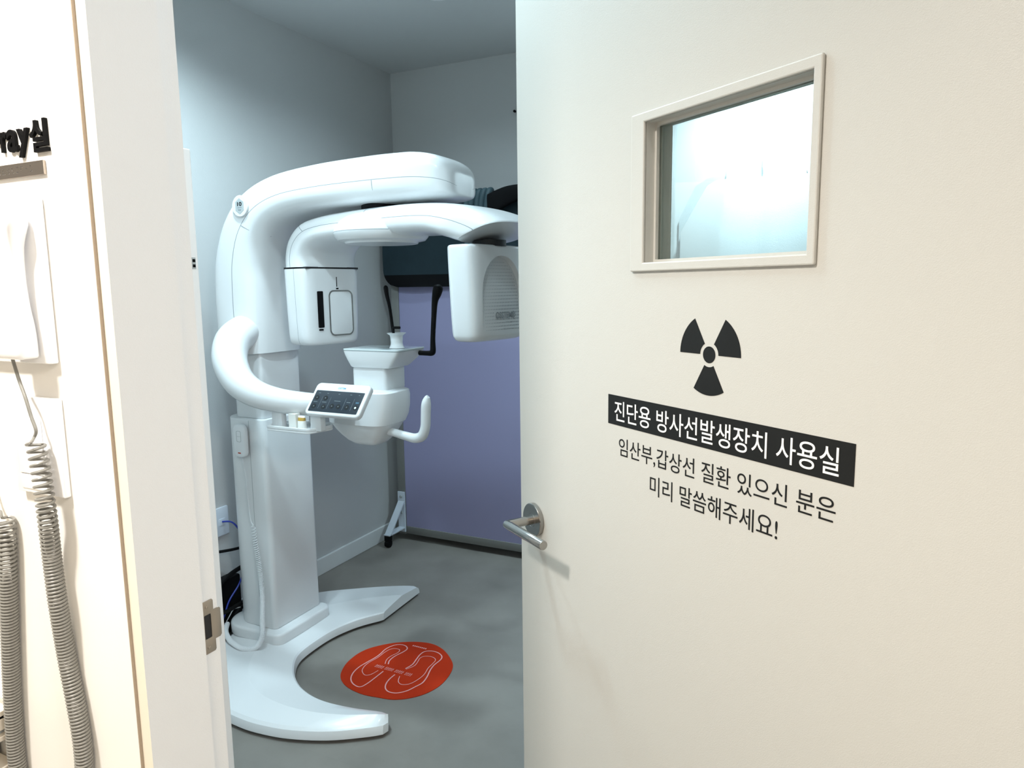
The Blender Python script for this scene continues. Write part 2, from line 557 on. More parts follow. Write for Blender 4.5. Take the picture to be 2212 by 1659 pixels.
# ------------------------------------------------------------------ hall: sign, intercom, switch, counter
FWALL = frame((0, YW, 0), (1, 0, 0), (0, 0, 1), (0, -1, 0))      # x right, y up, z out of the wall
sign = empty('wall_sign', (-0.86, YW, 1.52), 'black raised wall letters reading X-ray room in English and Korean, above the braille plate', 'sign')
for ch, bx, bold in (('X', (-0.925, -0.893, 1.528, 1.562), .03), ('-', (-0.890, -0.880, 1.538, 1.543), .02), ('r', (-0.8785, -0.8675, 1.5275, 1.5497), .02),
                     ('a', (-0.8665, -0.8485, 1.5265, 1.5508), .02), ('y', (-0.8475, -0.8275, 1.5195, 1.5500), .02), ('실', (-0.8250, -0.7945, 1.5225, 1.5570), .022)):
    text_mb(ch, bx, FWALL, 0.0035, bold, 0.0002).build('letter', BLACK, sign, smooth=False)
plate = MB().prism(rrect(-0.955, -0.8055, 1.4985, 1.5138, 0.0006, 2), 0.0002, 0.0032, FWALL, 0.0004).build('braille_plate', BRONZE, None, smooth=False)
tag(plate, 'narrow bronze metal braille plate on the hall wall under the black letters', 'sign')
random.seed(4)
dots = MB()
for k in range(15):
    for r_ in range(3):
        for c_ in range(2):
            if random.random() < 0.5:
                px, py = -0.948 + k * 0.0085 + c_ * 0.0026, 1.5095 - r_ * 0.0028
                dots.lathe([(0.0009, 0), (0.0007, 0.0005), (0.0002, 0.0007)], frame((px, YW - 0.0032, py), (1, 0, 0), (0, 0, 1), (0, -1, 0)), 8)
dots.build('braille_dots', STEEL, plate)

# intercom handset unit with its coil cord
ic = empty('intercom', (-0.88, YW, 1.29), 'white wall intercom phone with hanging handset and grey coiled cord beside the door', 'phone')
MB().box(-0.995, -0.8165, YW - .0105, YW - .0002, 1.2895, 1.475, 0.002).build('base_unit', SWITCHW, ic)
hs = []
for z, xc, hw, y0, y1 in ((1.2965, -0.8515, 0.0205, 0.466, 0.486), (1.2985, -0.8513, 0.0230, 0.463, 0.488), (1.305, -0.8508, 0.0232, 0.461, 0.488), (1.318, -0.8495, 0.0215, 0.461, 0.488),
                          (1.335, -0.8470, 0.0180, 0.463, 0.487), (1.355, -0.8440, 0.0125, 0.468, 0.485), (1.385, -0.8430, 0.0100, 0.470, 0.484), (1.42, -0.8430, 0.0115, 0.467, 0.485), (1.445, -0.843, 0.020, 0.462, 0.488), (1.453, -0.843, 0.016, 0.465, 0.488)):
    hs.append((xc, y0, z, xc, y1, z, hw, 0, 0))
hs = cr(hs, 5)
hand = MB().ribs(hs, section(5, 36)).build('handset', SWITCHW, ic)


def coil(path, R, wire, pitch_of, nseg=14, lead=None):
    """Helix of wire about a path; pitch_of(s01) gives the pitch at that fraction of the length."""
    P = cr(path, 24)
    L = np.concatenate([[0], np.cumsum(np.linalg.norm(np.diff(P, axis=0), axis=1))])
    tot = L[-1]
    s, ph, pts = 0.0, 0.0, []
    T0 = Vector(P[1] - P[0]).normalized()
    u = Vector((0, -1, 0))
    u = (u - T0 * u.dot(T0)).normalized()
    while s < tot:
        k = min(int(np.searchsorted(L, s, 'right')) - 1, len(P) - 2)
        t = (s - L[k]) / max(L[k + 1] - L[k], 1e-9)
        C = Vector(P[k] * (1 - t) + P[k + 1] * t)
        T = Vector(P[k + 1] - P[k]).normalized()
        u = (u - T * u.dot(T)).normalized()
        v = T.cross(u)
        f = s / tot
        pts.append(C + (u * math.cos(ph) + v * math.sin(ph)) * (R(f) if callable(R) else R))
        ph += 2 * math.pi / nseg
        s += pitch_of(f) / nseg
    return pts


YC = 0.4885
right = [(-0.8398, 0.4775, 1.1996), (-0.8352, 0.4775, 1.1680), (-0.8325, 0.4775, 1.1214), (-0.8427, 0.4840, 1.0615), (-0.8405, 0.4840, 1.0041), (-0.8415, 0.4885, 0.9308), (-0.8335, 0.4885, 0.8725), (-0.8288, 0.4885, 0.8251),
         (-0.8314, 0.4885, 0.7834), (-0.8476, 0.4885, 0.7385), (-0.8872, 0.4885, 0.7072), (-0.9342, 0.4885, 0.7020), (-0.9686, 0.4885, 0.7249), (-0.9754, 0.4885, 0.7594), (-0.9681, 0.4885, 0.8502), (-0.9582, 0.4885, 0.9295), (-0.9467, 0.4885, 1.0127), (-0.9389, 0.4885, 1.0688), (-0.9379, 0.4885, 1.0923)]


def pit(f): return 0.0085 if f < 0.03 else (0.0085 - (f - 0.03) / 0.12 * 0.0042 if f < 0.15 else (0.0043 if f < 0.9 else 0.0043 + (f - 0.9) * 0.03))


helix = coil(right, lambda f: 0.0088, 0.0018, pit)
cord = MB()
lead = cr([(-0.8731, 0.4812, 1.2948), (-0.8690, 0.4833, 1.2708), (-0.8495, 0.4775, 1.2505), (-0.8425, 0.4775, 1.2296), (-0.8363, 0.4775, 1.2143), (-0.8411, 0.4775, 1.2057), tuple(helix[0] + Vector((0.007, -0.0005, 0.002))), tuple(helix[0])], 6)
tail = cr([tuple(helix[-1]), (-0.9326, 0.4822, 1.0965), (-0.9384, 0.4843, 1.1028), (-0.9483, 0.4875, 1.1012), (-0.9655, 0.4906, 1.1247), (-0.9760, 0.4948, 1.1926), (-0.9780, 0.4955, 1.2886)], 6)
cord.tube([tuple(p) for p in lead[:-1]] + [tuple(p) for p in helix] + [tuple(p) for p in tail[1:]], 0.00185, 6)
cord.build('coil_cord', CORDG, ic)

sw = empty('light_switch', (-0.865, YW, 1.13), 'white plastic light switch plate below the intercom phone', 'switch')
MB().prism(rrect(-0.9095, -0.8185, 1.1315, 1.2490, 0.002, 3), 0.0002, 0.0085, FWALL, 0.0015).build('plate', SWITCHW, sw)
MB().prism(rrect(-0.8990, -0.8490, 1.1560, 1.2240, 0.001, 3), 0.0086, 0.0105, FWALL, 0.0006).build('rocker', SWITCHW, sw)
MB().prism(rrect(-0.8985, -0.8485, 1.1370, 1.1550, 0.001, 3), 0.0086, 0.0098, FWALL, 0.0006).build('rocker', SWITCHW, sw)

ct = empty('counter', (-1.30, 0.30, 0), 'cream laminate counter end with black recess, at the lower left by the hall wall', 'counter')
MB().box(-1.95, -0.990, -0.10, YW - .004, 0.8155, 0.823, 0.001).build('worktop', COUNTER, ct, smooth=False)
MB().box(-1.95, -0.9915, -0.098, YW - .005, 0.812, 0.8152).build('edge_strip', BLACK, ct, smooth=False)
MB().box(-1.95, -0.991, -0.10, YW - .004, 0.796, 0.8118, 0.001).build('apron_board', COUNTER, ct, smooth=False)
MB().box(-1.95, -1.000, -0.09, YW - .004, 0.788, 0.7958).build('shadow_gap', PGREY, ct, smooth=False)
MB().box(-1.95, -0.991, -0.10, YW - .004, 0.781, 0.7878, 0.001).build('rail', COUNTER, ct, smooth=False)
MB().box(-1.95, -1.03, -0.06, YW - .004, 0.745, 0.7808).build('recess', BLACK, ct, smooth=False)
MB().box(-1.95, -0.991, -0.10, YW - .004, 0.0, 0.7448, 0.001).build('cabinet_body', COUNTER, ct, smooth=False)

# ------------------------------------------------------------------ x-ray machine
xm = empty('dental_xray_machine', (-2.03, 2.02, 0), 'tall white panoramic dental x-ray machine with C-arm standing on a crescent base', 'x-ray machine')
# crescent base plate
inner = cr([(-1.256, 1.676), (-1.287, 1.690), (-1.381, 1.669), (-1.475, 1.658), (-1.556, 1.667), (-1.638, 1.699), (-1.714, 1.758), (-1.772, 1.840), (-1.787, 1.935), (-1.783, 2.046), (-1.752, 2.150), (-1.700, 2.235), (-1.692, 2.250)], 6)
outer = cr([(-1.238, 1.648), (-1.243, 1.625), (-1.292, 1.586), (-1.366, 1.538), (-1.449, 1.502), (-1.547, 1.476), (-1.680, 1.468), (-1.85, 1.500), (-2.02, 1.62), (-2.14, 1.86), (-2.20, 2.10), (-2.10, 2.29), (-1.95, 2.415), (-1.82, 2.500), (-1.735, 2.540), (-1.702, 2.535)], 6)


def resamp(P, n):
    L = np.concatenate([[0], np.cumsum(np.linalg.norm(np.diff(P, axis=0), axis=1))])
    return np.array([[np.interp(s, L, P[:, d]) for d in range(P.shape[1])] for s in np.linspace(0, L[-1], n)])


NB = 90
inner, outer = resamp(inner, NB), resamp(outer, NB)
bs = MB()
rows = []
for i in range(NB):
    I, O = Vector((*inner[i], 0)), Vector((*outer[i], 0))
    w_ = O - I
    L = w_.length
    u = w_ / L
    e = min(0.012, L * .3)
    e2 = min(0.022, L * .35)
    pr = [(I, .012), (I + u * .001, .030), (I + u * e * .4, .040), (I + u * e, .0445), (I + w_ * .25, .0515), (I + w_ * .50, .0585), (O - u * e2, .045), (O - u * e2 * .4, .037), (O - u * .002, .024), (O, .012)]
    rows.append([Vector((p.x, p.y, z)) for p, z in pr])
K = len(rows[0])
vs = [p for r in rows for p in r]
fs = []
for i in range(NB - 1):
    for k in range(K):
        k2 = (k + 1) % K
        fs.append((i * K + k, i * K + k2, (i + 1) * K + k2, (i + 1) * K + k))
fs += [tuple(range(K))[::-1], tuple((NB - 1) * K + k for k in range(K))]
bs.add(vs, fs)
base = bs.build('base_plate', PLA, xm, angle=25)
sh = base.data.attributes.get('sharp_edge') or base.data.attributes.new('sharp_edge', 'BOOLEAN', 'EDGE')
for e in base.data.edges:                                # the crease that runs round the middle of the plate
    if e.vertices[0] % K == 5 and e.vertices[1] % K == 5: sh.data[e.index].value = True
for i in (4, 30, 45, 60, 86):
    c = (inner[i] + outer[i]) / 2
    MB().lathe([(0.02, 0.0005), (0.02, 0.0125)], frame((c[0], c[1], 0), (1, 0, 0), (0, 1, 0), (0, 0, 1)), 20).build('levelling_foot', RUB, base)


def column_ol(x0, x1, y0, y1, rb, rf):
    o = []
    for cx_, cy_, r, a0 in ((x1 - rf, y1 - rf, rf, 0), (x0 + rb, y1 - rb, rb, 90), (x0 + rb, y0 + rb, rb, 180), (x1 - rf, y0 + rf, rf, 270)):
        for k in range(9):
            a = math.radians(a0 + 90 * k / 8)
            o.append((cx_ + r * math.cos(a), cy_ + r * math.sin(a)))
    return o


IDF = Matrix.Identity(4)
MB().prism(column_ol(-2.165, -1.868, 1.842, 2.145, 0.09, 0.035), 0.046, 0.094, IDF, 0.010, seg=4).build('column_skirt', PLA, xm)
MB().prism(column_ol(-2.125, -1.912, 1.876, 2.130, 0.08, 0.02), 0.0945, 0.90, IDF, 0.003).build('lower_column', PLA, xm)
MB().prism(column_ol(-2.105, -1.932, 1.898, 2.104, 0.07, 0.014), 0.9005, 1.16, IDF, 0.002).build('inner_column', PLA, xm)
sm = MB()
for (x, y) in ((-1.985, 1.8757),):
    sm.box(x - .0008, x + .0008, y - .0004, y + .001, 0.10, 0.895)
sm.build('seam', PGREY, xm, smooth=False)
# overhead carriage: rises from the column and bends forward
YA = 2.0
hwA = 0.132
R0 = [(-2.135, 1.138, -1.915, 1.142, hwA), (-2.140, 1.25, -1.915, 1.25, hwA), (-2.138, 1.38, -1.915, 1.37, hwA), (-2.120, 1.50, -1.912, 1.46, hwA), (-2.065, 1.620, -1.89, 1.54, hwA),
      (-1.975, 1.708, -1.835, 1.598, hwA), (-1.84, 1.762, -1.745, 1.628, hwA), (-1.65, 1.786, -1.60, 1.638, hwA), (-1.43, 1.795, -1.42, 1.640, hwA)]
for q in (0, 14, 28, 42, 54, 65, 74, 81, 86):           # rounded nose
    cq, sq = math.cos(math.radians(q)), math.sin(math.radians(q))
    R0.append((-1.30 + .175 * sq, 1.700 + .095 * cq ** .75, -1.295 + .172 * sq, 1.640 + .022 * (1 - cq ** .5), hwA * cq ** .38))
R1 = cr(R0, 8)
ribs = [(r[0], YA, r[1], r[2], YA, r[3], 0, r[4], 0) for r in R1]
secA = section(3.9, 64, [(-1, -0.12, 0.013), (1, -0.12, 0.013)])
MB().ribs(ribs, secA).build('overhead_arm', [PLA, SEAM], xm)
for idx, lo, hi in ((66, -0.95, -0.14), (34, -0.98, -0.14)):
    r = R1[idx]
    pts = []
    for a in np.linspace(hi, lo, 10):
        C = Vector(((r[0] + r[2]) / 2, YA, (r[1] + r[3]) / 2))
        A_ = Vector(((r[0] - r[2]) / 2, 0, (r[1] - r[3]) / 2))
        b = -(1 - abs(a) ** 3.6) ** (1 / 3.6)
        pts.append(C + A_ * a + Vector((0, r[4] * b, 0)))
    MB().tube(pts, 0.0011, 6).build('seam', SEAM, xm)
for x, z in ((-1.557, 1.7745), (-1.375, 1.777)):
    MB().lathe([(0.006, 0), (0.0045, 0.001), (0.001, 0.0012)], frame((x, YA - hwA * .80, z), (1, 0, 0), (0, 0.55, 0.83), (0, -0.83, 0.55)), 16).build('screw_cap', PGREY, xm)
# round badge with the "10" mark
FB = frame((-1.945, YA - hwA - .001, 1.660), (1, 0, 0), (0, 0, 1), (0, -1, 0))
bd = MB().lathe([(0.037, -0.004), (0.037, 0.004), (0.035, 0.006), (0.001, 0.0062)], FB, 40).build('badge', PLA, xm, label='round badge with grey hexagon marked 10')
hexo = [(0, 0.027), (0.019, 0.014), (0.019, -0.014), (0, -0.027), (-0.019, -0.014), (-0.019, 0.014)]
MB().prism(hexo, 0.0062, 0.0068, FB).build('hexagon', PGREY, bd, smooth=False)
text_mb('10', (-0.010, 0.011, 0.000, 0.014), FB, 0.0003, 0.03, 0.0068).build('numeral', BLACK, bd, smooth=False)
MB().box(-0.010, 0.010, -0.006, -0.004, 0.0068, 0.0071, F=FB).build('print', GREYINK, bd, smooth=False)
MB().box(-0.007, 0.007, -0.015, -0.011, 0.0068, 0.0071, F=FB).build('print', GREYINK, bd, smooth=False)

# rotating C-arm
TA = math.radians(-12)
UA, VA = Vector((math.cos(TA), math.sin(TA), 0)), Vector((-math.sin(TA), math.cos(TA), 0))
FA = frame((-1.43, 1.985, 0), UA, VA, (0, 0, 1))     # x along the arm, y to the back, z up
MB().lathe([(0.07, 1.625), (0.07, 1.646)], FA, 40).build('swivel_joint', BLACK, xm)
carm = [(-.404, 1.4475, -.268, 1.4475, .128), (-.402, 1.49, -.266, 1.485, .128), (-.376, 1.550, -.245, 1.510, .128), (-.312, 1.600, -.205, 1.526, .126), (-.215, 1.621, -.150, 1.532, .118), (-.10, 1.629, -.08, 1.535, .104),
        (.05, 1.632, .05, 1.535, .095), (.20, 1.630, .18, 1.535, .102), (.34, 1.620, .285, 1.531, .117), (.455, 1.600, .355, 1.517, .130), (.535, 1.575, .395, 1.506, .132), (.575, 1.556, .415, 1.501, .132), (.583, 1.549, .420, 1.499, .131)]
C1 = cr(carm, 8)


def AW(x, y, z): return FA @ Vector((x, y, z))


def armrow(r, vc=-.004):
    O, I = AW(r[0], vc, r[1]), AW(r[2], vc, r[3])
    W = VA * r[4]
    return (*O, *I, *W)


secC = section(3.4, 64, [(-1, 0.10, 0.017), (1, 0.10, 0.017)])
MB().ribs([armrow(r) for r in C1], secC).build('c_arm', [PLA, SEAM], xm)
for idx, hi, lo in ((46, .98, .1), (24, .9, .1)):
    r = C1[idx]
    pts = []
    for a in np.linspace(hi, lo, 10):
        O, I = AW(r[0], -.004, r[1]), AW(r[2], -.004, r[3])
        b = -(1 - abs(a) ** 3.4) ** (1 / 3.4)
        pts.append((O + I) / 2 + (O - I) / 2 * a + VA * (r[4] * b))
    MB().tube(pts, 0.0009, 6).build('seam', SEAM, xm)
hub = MB().lathe([(0.02, 1.620), (0.075, 1.617), (0.112, 1.606), (0.137, 1.589), (0.1545, 1.564), (0.1570, 1.5545, 1), (0.1570, 1.5525), (0.154, 1.538), (0.144, 1.527), (0.122, 1.5225), (0.120, 1.518), (0.118, 1.5165), (0.01, 1.5165)], FA @ Matrix.Translation((0, -.008, 0)), 64)
hub.build('hub_cover', [PLA, SEAM], xm)
MB().box(-.400, -.270, -.118, .112, 1.441, 1.448, F=FA).build('shadow_gap', GAP, xm)


def headbox(x0, x1, y0, y1, z0, z1, tap, secp, seams=(), bulge=0.0):
    """Rounded head: ribs stacked in z with a rounded bottom edge."""
    H = z1 - z0
    rows_ = []
    for f, k in ((0.0, .74), (.012, .84), (.035, .92), (.075, .965), (.15, .985), (.4, 1), (.8, 1), (.985, 1), (1, .985)):
        z = z0 + H * f
        t = tap * (1 - f)
        cx_, hx = (x0 + x1) / 2, (x1 - x0) / 2 * (k * .5 + .5) - t * .3
        cy_, hy = (y0 + y1) / 2, (y1 - y0) / 2 * (k * .5 + .5) - t
        O, I = AW(cx_ - hx, cy_, z), AW(cx_ + hx, cy_, z)
        rows_.append((*O, *I, *(VA * hy)))
    return MB().ribs(cr(rows_, 3), section(secp, 64, seams))


dh = headbox(-.404, -.266, -.132, .124, 1.172, 1.4405, .006, 5.0, [(-1, -0.15, 0.012), (1, -0.15, 0.012)]).build('sensor_head', [PLA, SEAM], xm)
FH = frame(AW(-.266, 0, 0), VA, (0, 0, 1), UA)        # sensor face: x to the back, y up, z towards the patient
MB().prism(rrect(-.080, -.055, 1.234, 1.363, .003, 3), -0.001, 0.0006, FH, 0.0003).build('sensor_slot', BLACK, dh)
MB().prism(rrect(-.031, .077, 1.202, 1.366, .022, 8), -0.001, 0.0016, FH, 0.0005, holes=[rrect(-.026, .072, 1.207, 1.361, .018, 8)]).build('plate_rim', STEEL, dh)
MB().prism(rrect(-.026, .072, 1.207, 1.361, .018, 8), -0.001, 0.0008, FH, 0.0003).build('sensor_plate', PLA, dh)
for a_ in ((.006, .0085, 1.378, 1.413), (.004, .014, 1.369, 1.374), (-.078, -.060, 1.224, 1.229)):
    MB().box(*a_, -0.001, 0.0008, F=FH).build('marker', BLACK, dh, smooth=False)

# tube head with the dotted recess on its outer side
th_rows = []
for z, x0, x1, hy in ((1.212, .415, .478, .095), (1.214, .405, .492, .108), (1.222, .397, .504, .117), (1.240, .3925, .511, .121), (1.30, .390, .513, .124), (1.40, .3865, .510, .126), (1.47, .385, .506, .127), (1.4865, .3855, .504, .126), (1.491, .391, .498, .122)):
    th_rows.append((*AW(x0, -.004, z), *AW(x1, -.004, z), *(VA * hy)))
tube_head = MB().ribs(cr(th_rows, 4), section(4.2, 72, [(-1, 0.60, 0.010), (1, 0.60, 0.010)])).build('tube_head', [PLA, SEAM], xm)
MB().lathe([(0.05, 1.488), (0.05, 1.506)], frame(AW(.46, -.004, 0), UA, VA, (0, 0, 1)), 30).build('tube_neck', GAP, xm)
FT = frame(AW(.5115, -.004, 0), VA, (0, 0, 1), UA)
arch = [(-.088, 1.236), (.088, 1.236), (.092, 1.241), (.090, 1.36), (.082, 1.40), (.060, 1.435), (.03, 1.455), (0, 1.46), (-.03, 1.455), (-.060, 1.435), (-.082, 1.40), (-.090, 1.36), (-.092, 1.241)]
# scoop the recess out of the head: deeper towards its top
def scoop(x, z): return -(0.002 + 0.026 * max(0.0, (z - 1.236) / .224) ** 1.2)


cut = MB()
cut.prism(crc(arch, 4).tolist(), 0.02, -0.02, FT)
FTi = FT.inverted()
for k, p in enumerate(cut.v):
    q = FTi @ Vector(p)
    if q.z < 0: cut.v[k] = tuple(FT @ Vector((q.x, q.y, scoop(q.x, q.y))))
cut_o = cut.build('recess_cutter', [PLA, SEAM], None, smooth=False)
bo = tube_head.modifiers.new('scoop', 'BOOLEAN')
bo.operation = 'DIFFERENCE'
bo.solver = 'EXACT'
bo.object = cut_o
dg_ = bpy.context.evaluated_depsgraph_get()
dg_.update()
new_me = bpy.data.meshes.new_from_object(tube_head.evaluated_get(dg_))
tube_head.modifiers.clear()
tube_head.data = new_me
new_me.set_sharp_from_angle(angle=math.radians(30))
bpy.data.objects.remove(cut_o)
dt = MB()
for i in range(22):
    for j in range(21):
        x, z = -.078 + i * .0075, 1.246 + j * .0098
        lim = 0.086 if z < 1.36 else math.sqrt(max(0, 1 - ((z - 1.36) / .095) ** 2)) * .086
        if abs(x) > lim - .006: continue
        if 1.276 < z < 1.300 and -.035 < x < .062: continue
        f = 1 - 0.55 * abs(z - 1.30) / .15
        r = .0023 * max(.35, f) * (0.4 + 0.6 * min(1, (x + .09) / .09))
        if r < .0006: continue
        n = 6
        vs = [FT @ Vector((x + r * math.cos(2 * math.pi * k / n), z + r * math.sin(2 * math.pi * k / n), scoop(x, z + r * math.sin(2 * math.pi * k / n)) + .0006)) for k in range(n)]
        dt.add(vs, [tuple(range(n))])
dots_o = dt.build('dot_pattern', GREYINK, tube_head, smooth=False)
dots_o['kind'] = 'stuff'
text_mb('OSSTEM®', (-.033, .060, 1.278, 1.298), FT, 0.0004, 0.02, -0.0045).build('logo_lettering', GREYINK, tube_head, smooth=False)

# swan-neck arm to the patient support
tp = cr([(-2.00, 1.93, 1.222), (-1.985, 1.88, 1.220), (-1.972, 1.815, 1.188), (-1.930, 1.76, 1.129), (-1.855, 1.722, 1.069), (-1.775, 1.712, 1.032), (-1.693, 1.73, 1.010), (-1.612, 1.77, .997), (-1.54, 1.83, .985), (-1.49, 1.89, .98)], 8)
tr_ = cr([[.057], [.060], [.061], [.058], [.052], [.046], [.041], [.038], [.037], [.036]], 8)[:, 0]
MB().tube(tp, tr_, 32).build('support_arm', PLA, xm)
sm = MB()
pts = []
for i in range(len(tp) - 6):
    t_ = Vector(tp[min(i + 1, len(tp) - 1)] - tp[max(i - 1, 0)]).normalized()
    d_ = Vector((-.15, -.55, -.62))
    d_ = (d_ - t_ * d_.dot(t_)).normalized()
    if i > 10: pts.append(Vector(tp[i]) + d_ * (tr_[i] - .0004))
sm.tube(pts, .0011, 6)
sm.build('seam', PGREY, xm)
# patient support housing
rows_ = []
for z, x0, x1, hy, yc in ((1.0290, -1.585, -1.378, .074, 1.955), (1.0285, -1.598, -1.370, .084, 1.955), (1.025, -1.604, -1.364, .088, 1.955), (1.010, -1.612, -1.361, .090, 1.955), (.975, -1.622, -1.361, .092, 1.952), (.945, -1.620, -1.364, .092, 1.947), (.920, -1.612, -1.372, .088, 1.940),
                          (.917, -1.606, -1.377, .084, 1.940), (.900, -1.590, -1.387, .078, 1.937), (.880, -1.568, -1.398, .069, 1.934), (.862, -1.542, -1.412, .058, 1.93), (.850, -1.520, -1.424, .046, 1.93), (.845, -1.505, -1.435, .034, 1.93)):
    rows_.append((x0, yc, z, x1, yc, z, 0, hy, 0))
hous = MB().ribs(rows_, section(4.4, 64)).build('support_housing', PLA, xm, angle=28)
MB().box(-1.548, -1.408, 1.935, 2.055, 1.02, 1.108, .012, seg=3).build('support_post', PLA, xm)
# chin-rest platform
pl = []
for z, x0, x1, y0, y1 in ((1.1035, -1.530, -1.400, 1.940, 2.040), (1.104, -1.545, -1.390, 1.930, 2.05), (1.107, -1.549, -1.386, 1.927, 2.055), (1.130, -1.560, -1.364, 1.921, 2.072), (1.148, -1.568, -1.349, 1.918, 2.081), (1.1600, -1.572, -1.342, 1.917, 2.084)):
    pl.append((x0, (y0 + y1) / 2, z, x1, (y0 + y1) / 2, z, 0, (y1 - y0) / 2, 0))
plat = MB().ribs(pl, section(16, 64)).build('chin_platform', PLA, xm)
MB().prism(rrect(-1.571, -1.343, 1.918, 2.083, .012, 5), 1.1602, 1.1625, IDF).build('platform_seam', PGREY, plat)
MB().prism(rrect(-1.572, -1.342, 1.917, 2.084, .012, 5), 1.1626, 1.1675, IDF, .001).build('platform_top', LENS, plat)
cup = MB().lathe([(0.020, 1.1677), (0.026, 1.169), (0.0215, 1.178), (0.020, 1.188), (0.021, 1.198), (0.0215, 1.207), (0.023, 1.212), (0.032, 1.2185), (0.0325, 1.2200), (0.012, 1.2190)], frame((-1.396, 1.99, 0), (1, 0, 0), (0, 1, 0), (0, 0, 1)), 36)
cup.build('chin_cup', PLA, xm)
MB().tube(cr([(-1.408, 1.99, 1.215), (-1.408, 1.99, 1.232), (-1.406, 1.99, 1.2365), (-1.401, 1.99, 1.2375), (-1.381, 1.99, 1.2375)], 4), 0.0045, 10).build('bite_rod', BLACK, xm)
MB().tube(cr([(-1.447, 2.05, 1.165), (-1.452, 2.05, 1.22), (-1.462, 2.05, 1.30), (-1.472, 2.05, 1.345), (-1.476, 2.05, 1.372), (-1.477, 2.05, 1.38)], 5), cr([[.006], [.0055], [.0055], [.007], [.008], [.003]], 5)[:, 0], 12).build('temple_rod', BLACK, xm)
tmp2 = MB()
tmp2.tube(cr([(-1.345, 2.05, 1.148), (-1.315, 2.05, 1.1475), (-1.296, 2.05, 1.149), (-1.290, 2.05, 1.158), (-1.289, 2.05, 1.20), (-1.282, 2.05, 1.28), (-1.277, 2.05, 1.325), (-1.268, 2.05, 1.352), (-1.262, 2.05, 1.372), (-1.260, 2.05, 1.38)], 5), cr([[.0085], [.0085], [.010], [.010], [.0085], [.009], [.011], [.016], [.016], [.006]], 5)[:, 0], 14)
tmp2.build('temple_rod', BLACK, xm)
# grip handle
gp = cr([(-1.40, 1.925, .893), (-1.376, 1.925, .890), (-1.33, 1.925, .882), (-1.29, 1.925, .877), (-1.262, 1.925, .888), (-1.249, 1.925, .918), (-1.246, 1.925, .955), (-1.243, 1.925, .995), (-1.238, 1.925, 1.017), (-1.236, 1.925, 1.021)], 6)
gr = cr([[.013], [.0135], [.0145], [.016], [.017], [.0165], [.0165], [.016], [.009], [.003]], 6)[:, 0]
MB().tube(gp, gr, 18).build('grip_handle', PLA, xm)

# control panel (tilted tablet) on the swan-neck's end
PX = Vector((1, 0.0, -0.003)).normalized()
til = math.radians(52)
PYv = Vector((0.035, math.cos(til), math.sin(til))).normalized()
PZ = PX.cross(PYv).normalized()
FP = frame((-1.447, 1.735, 1.024), PX, PYv, PZ)
tab = MB().prism(rrect(-.107, .107, -.058, .058, .016, 6), -0.016, 0.004, FP, 0.005, seg=3).build('control_panel', PLA, xm, label='tilted white control panel with dark touch screen')
MB().prism(rrect(-.095, .095, -.047, .029, .003, 3), 0.0035, 0.0048, FP, 0.0004).build('screen', PANEL, tab)
BT = [(-.081, .002), (-.079, -.029), (-.047, .002), (-.041, -.029), (-.009, -.025), (.016, -.025), (.049, -.025)]
for x, y in BT + [(.082, -.025)]:
    MB().lathe([(.0085, .0048), (.0085, .0054), (.0045, .0054)], FP @ Matrix.Translation((x, y, 0)), 20).build('button', RING, tab)
    if x != .082: MB().box(x - .0018, x + .0018, y - .0018, y + .0018, .0054, .0058, F=FP).build('icon', ICON, tab, smooth=False)
for x in (-.060, -.026, .034, .066): MB().box(x - .0005, x + .0005, -.036, .006, .0048, .0051, F=FP).build('divider_line', ICON, tab, smooth=False)
for x, y, wd in ((-.080, -.013, .016), (-.045, -.013, .017), (.004, -.006, .024), (.048, -.008, .014), (-.078, .019, .008), (-.045, .019, .007), (.0, .019, .007), (.046, .019, .007), (.078, .019, .005)):
    MB().box(x - wd / 2, x + wd / 2, y - .0011, y + .0011, .0048, .0051, F=FP).build('icon', ICON, tab, smooth=False)
MB().lathe([(.0036, .0054), (.003, .0062)], FP @ Matrix.Translation((.082, -.025, 0)), 14).build('power_light', LED, tab)
MB().box(.076, .088, -.010, -.005, .0048, .0052, F=FP).build('power_print', mat('dim_blue_print', (0.05, 0.13, 0.2), .5), tab, smooth=False)
text_mb('OSSTEM', (-.016, .014, .037, .0435), FP, 0.0003, 0.01, 0.0041).build('logo_lettering', BLUEINK, tab, smooth=False)
MB().tube([(-1.50, 1.775, 1.00), (-1.50, 1.85, .985)], .03, 20).build('panel_bracket', PLA, tab)
# accessory tray under the arm
tx = empty('accessory_tray', (-1.62, 1.74, .91))
tx.parent = xm
tx.location = Vector((-1.62, 1.74, .91)) - Vector(xm.location)
tray_ol = crc([(-1.716, 1.705), (-1.700, 1.694), (-1.60, 1.692), (-1.545, 1.694), (-1.528, 1.72), (-1.515, 1.775), (-1.53, 1.80), (-1.56, 1.812), (-1.65, 1.812), (-1.71, 1.80), (-1.722, 1.76)], 4)
MB().prism([tuple(p) for p in tray_ol], .9145, .9215, IDF, .002).prism([tuple(p) for p in tray_ol], .9215, .932, IDF, .001, holes=[[(-1.614 + (p[0] + 1.614) * .94, 1.752 + (p[1] - 1.752) * .88) for p in tray_ol]]).build('tray_dish', PLA, tx)
for x0, x1 in ((-1.715, -1.672), (-1.552, -1.508)):
    MB().box(x0, x1, 1.72, 1.745, .920, .995, .004).build('tray_post', PLA, tx)

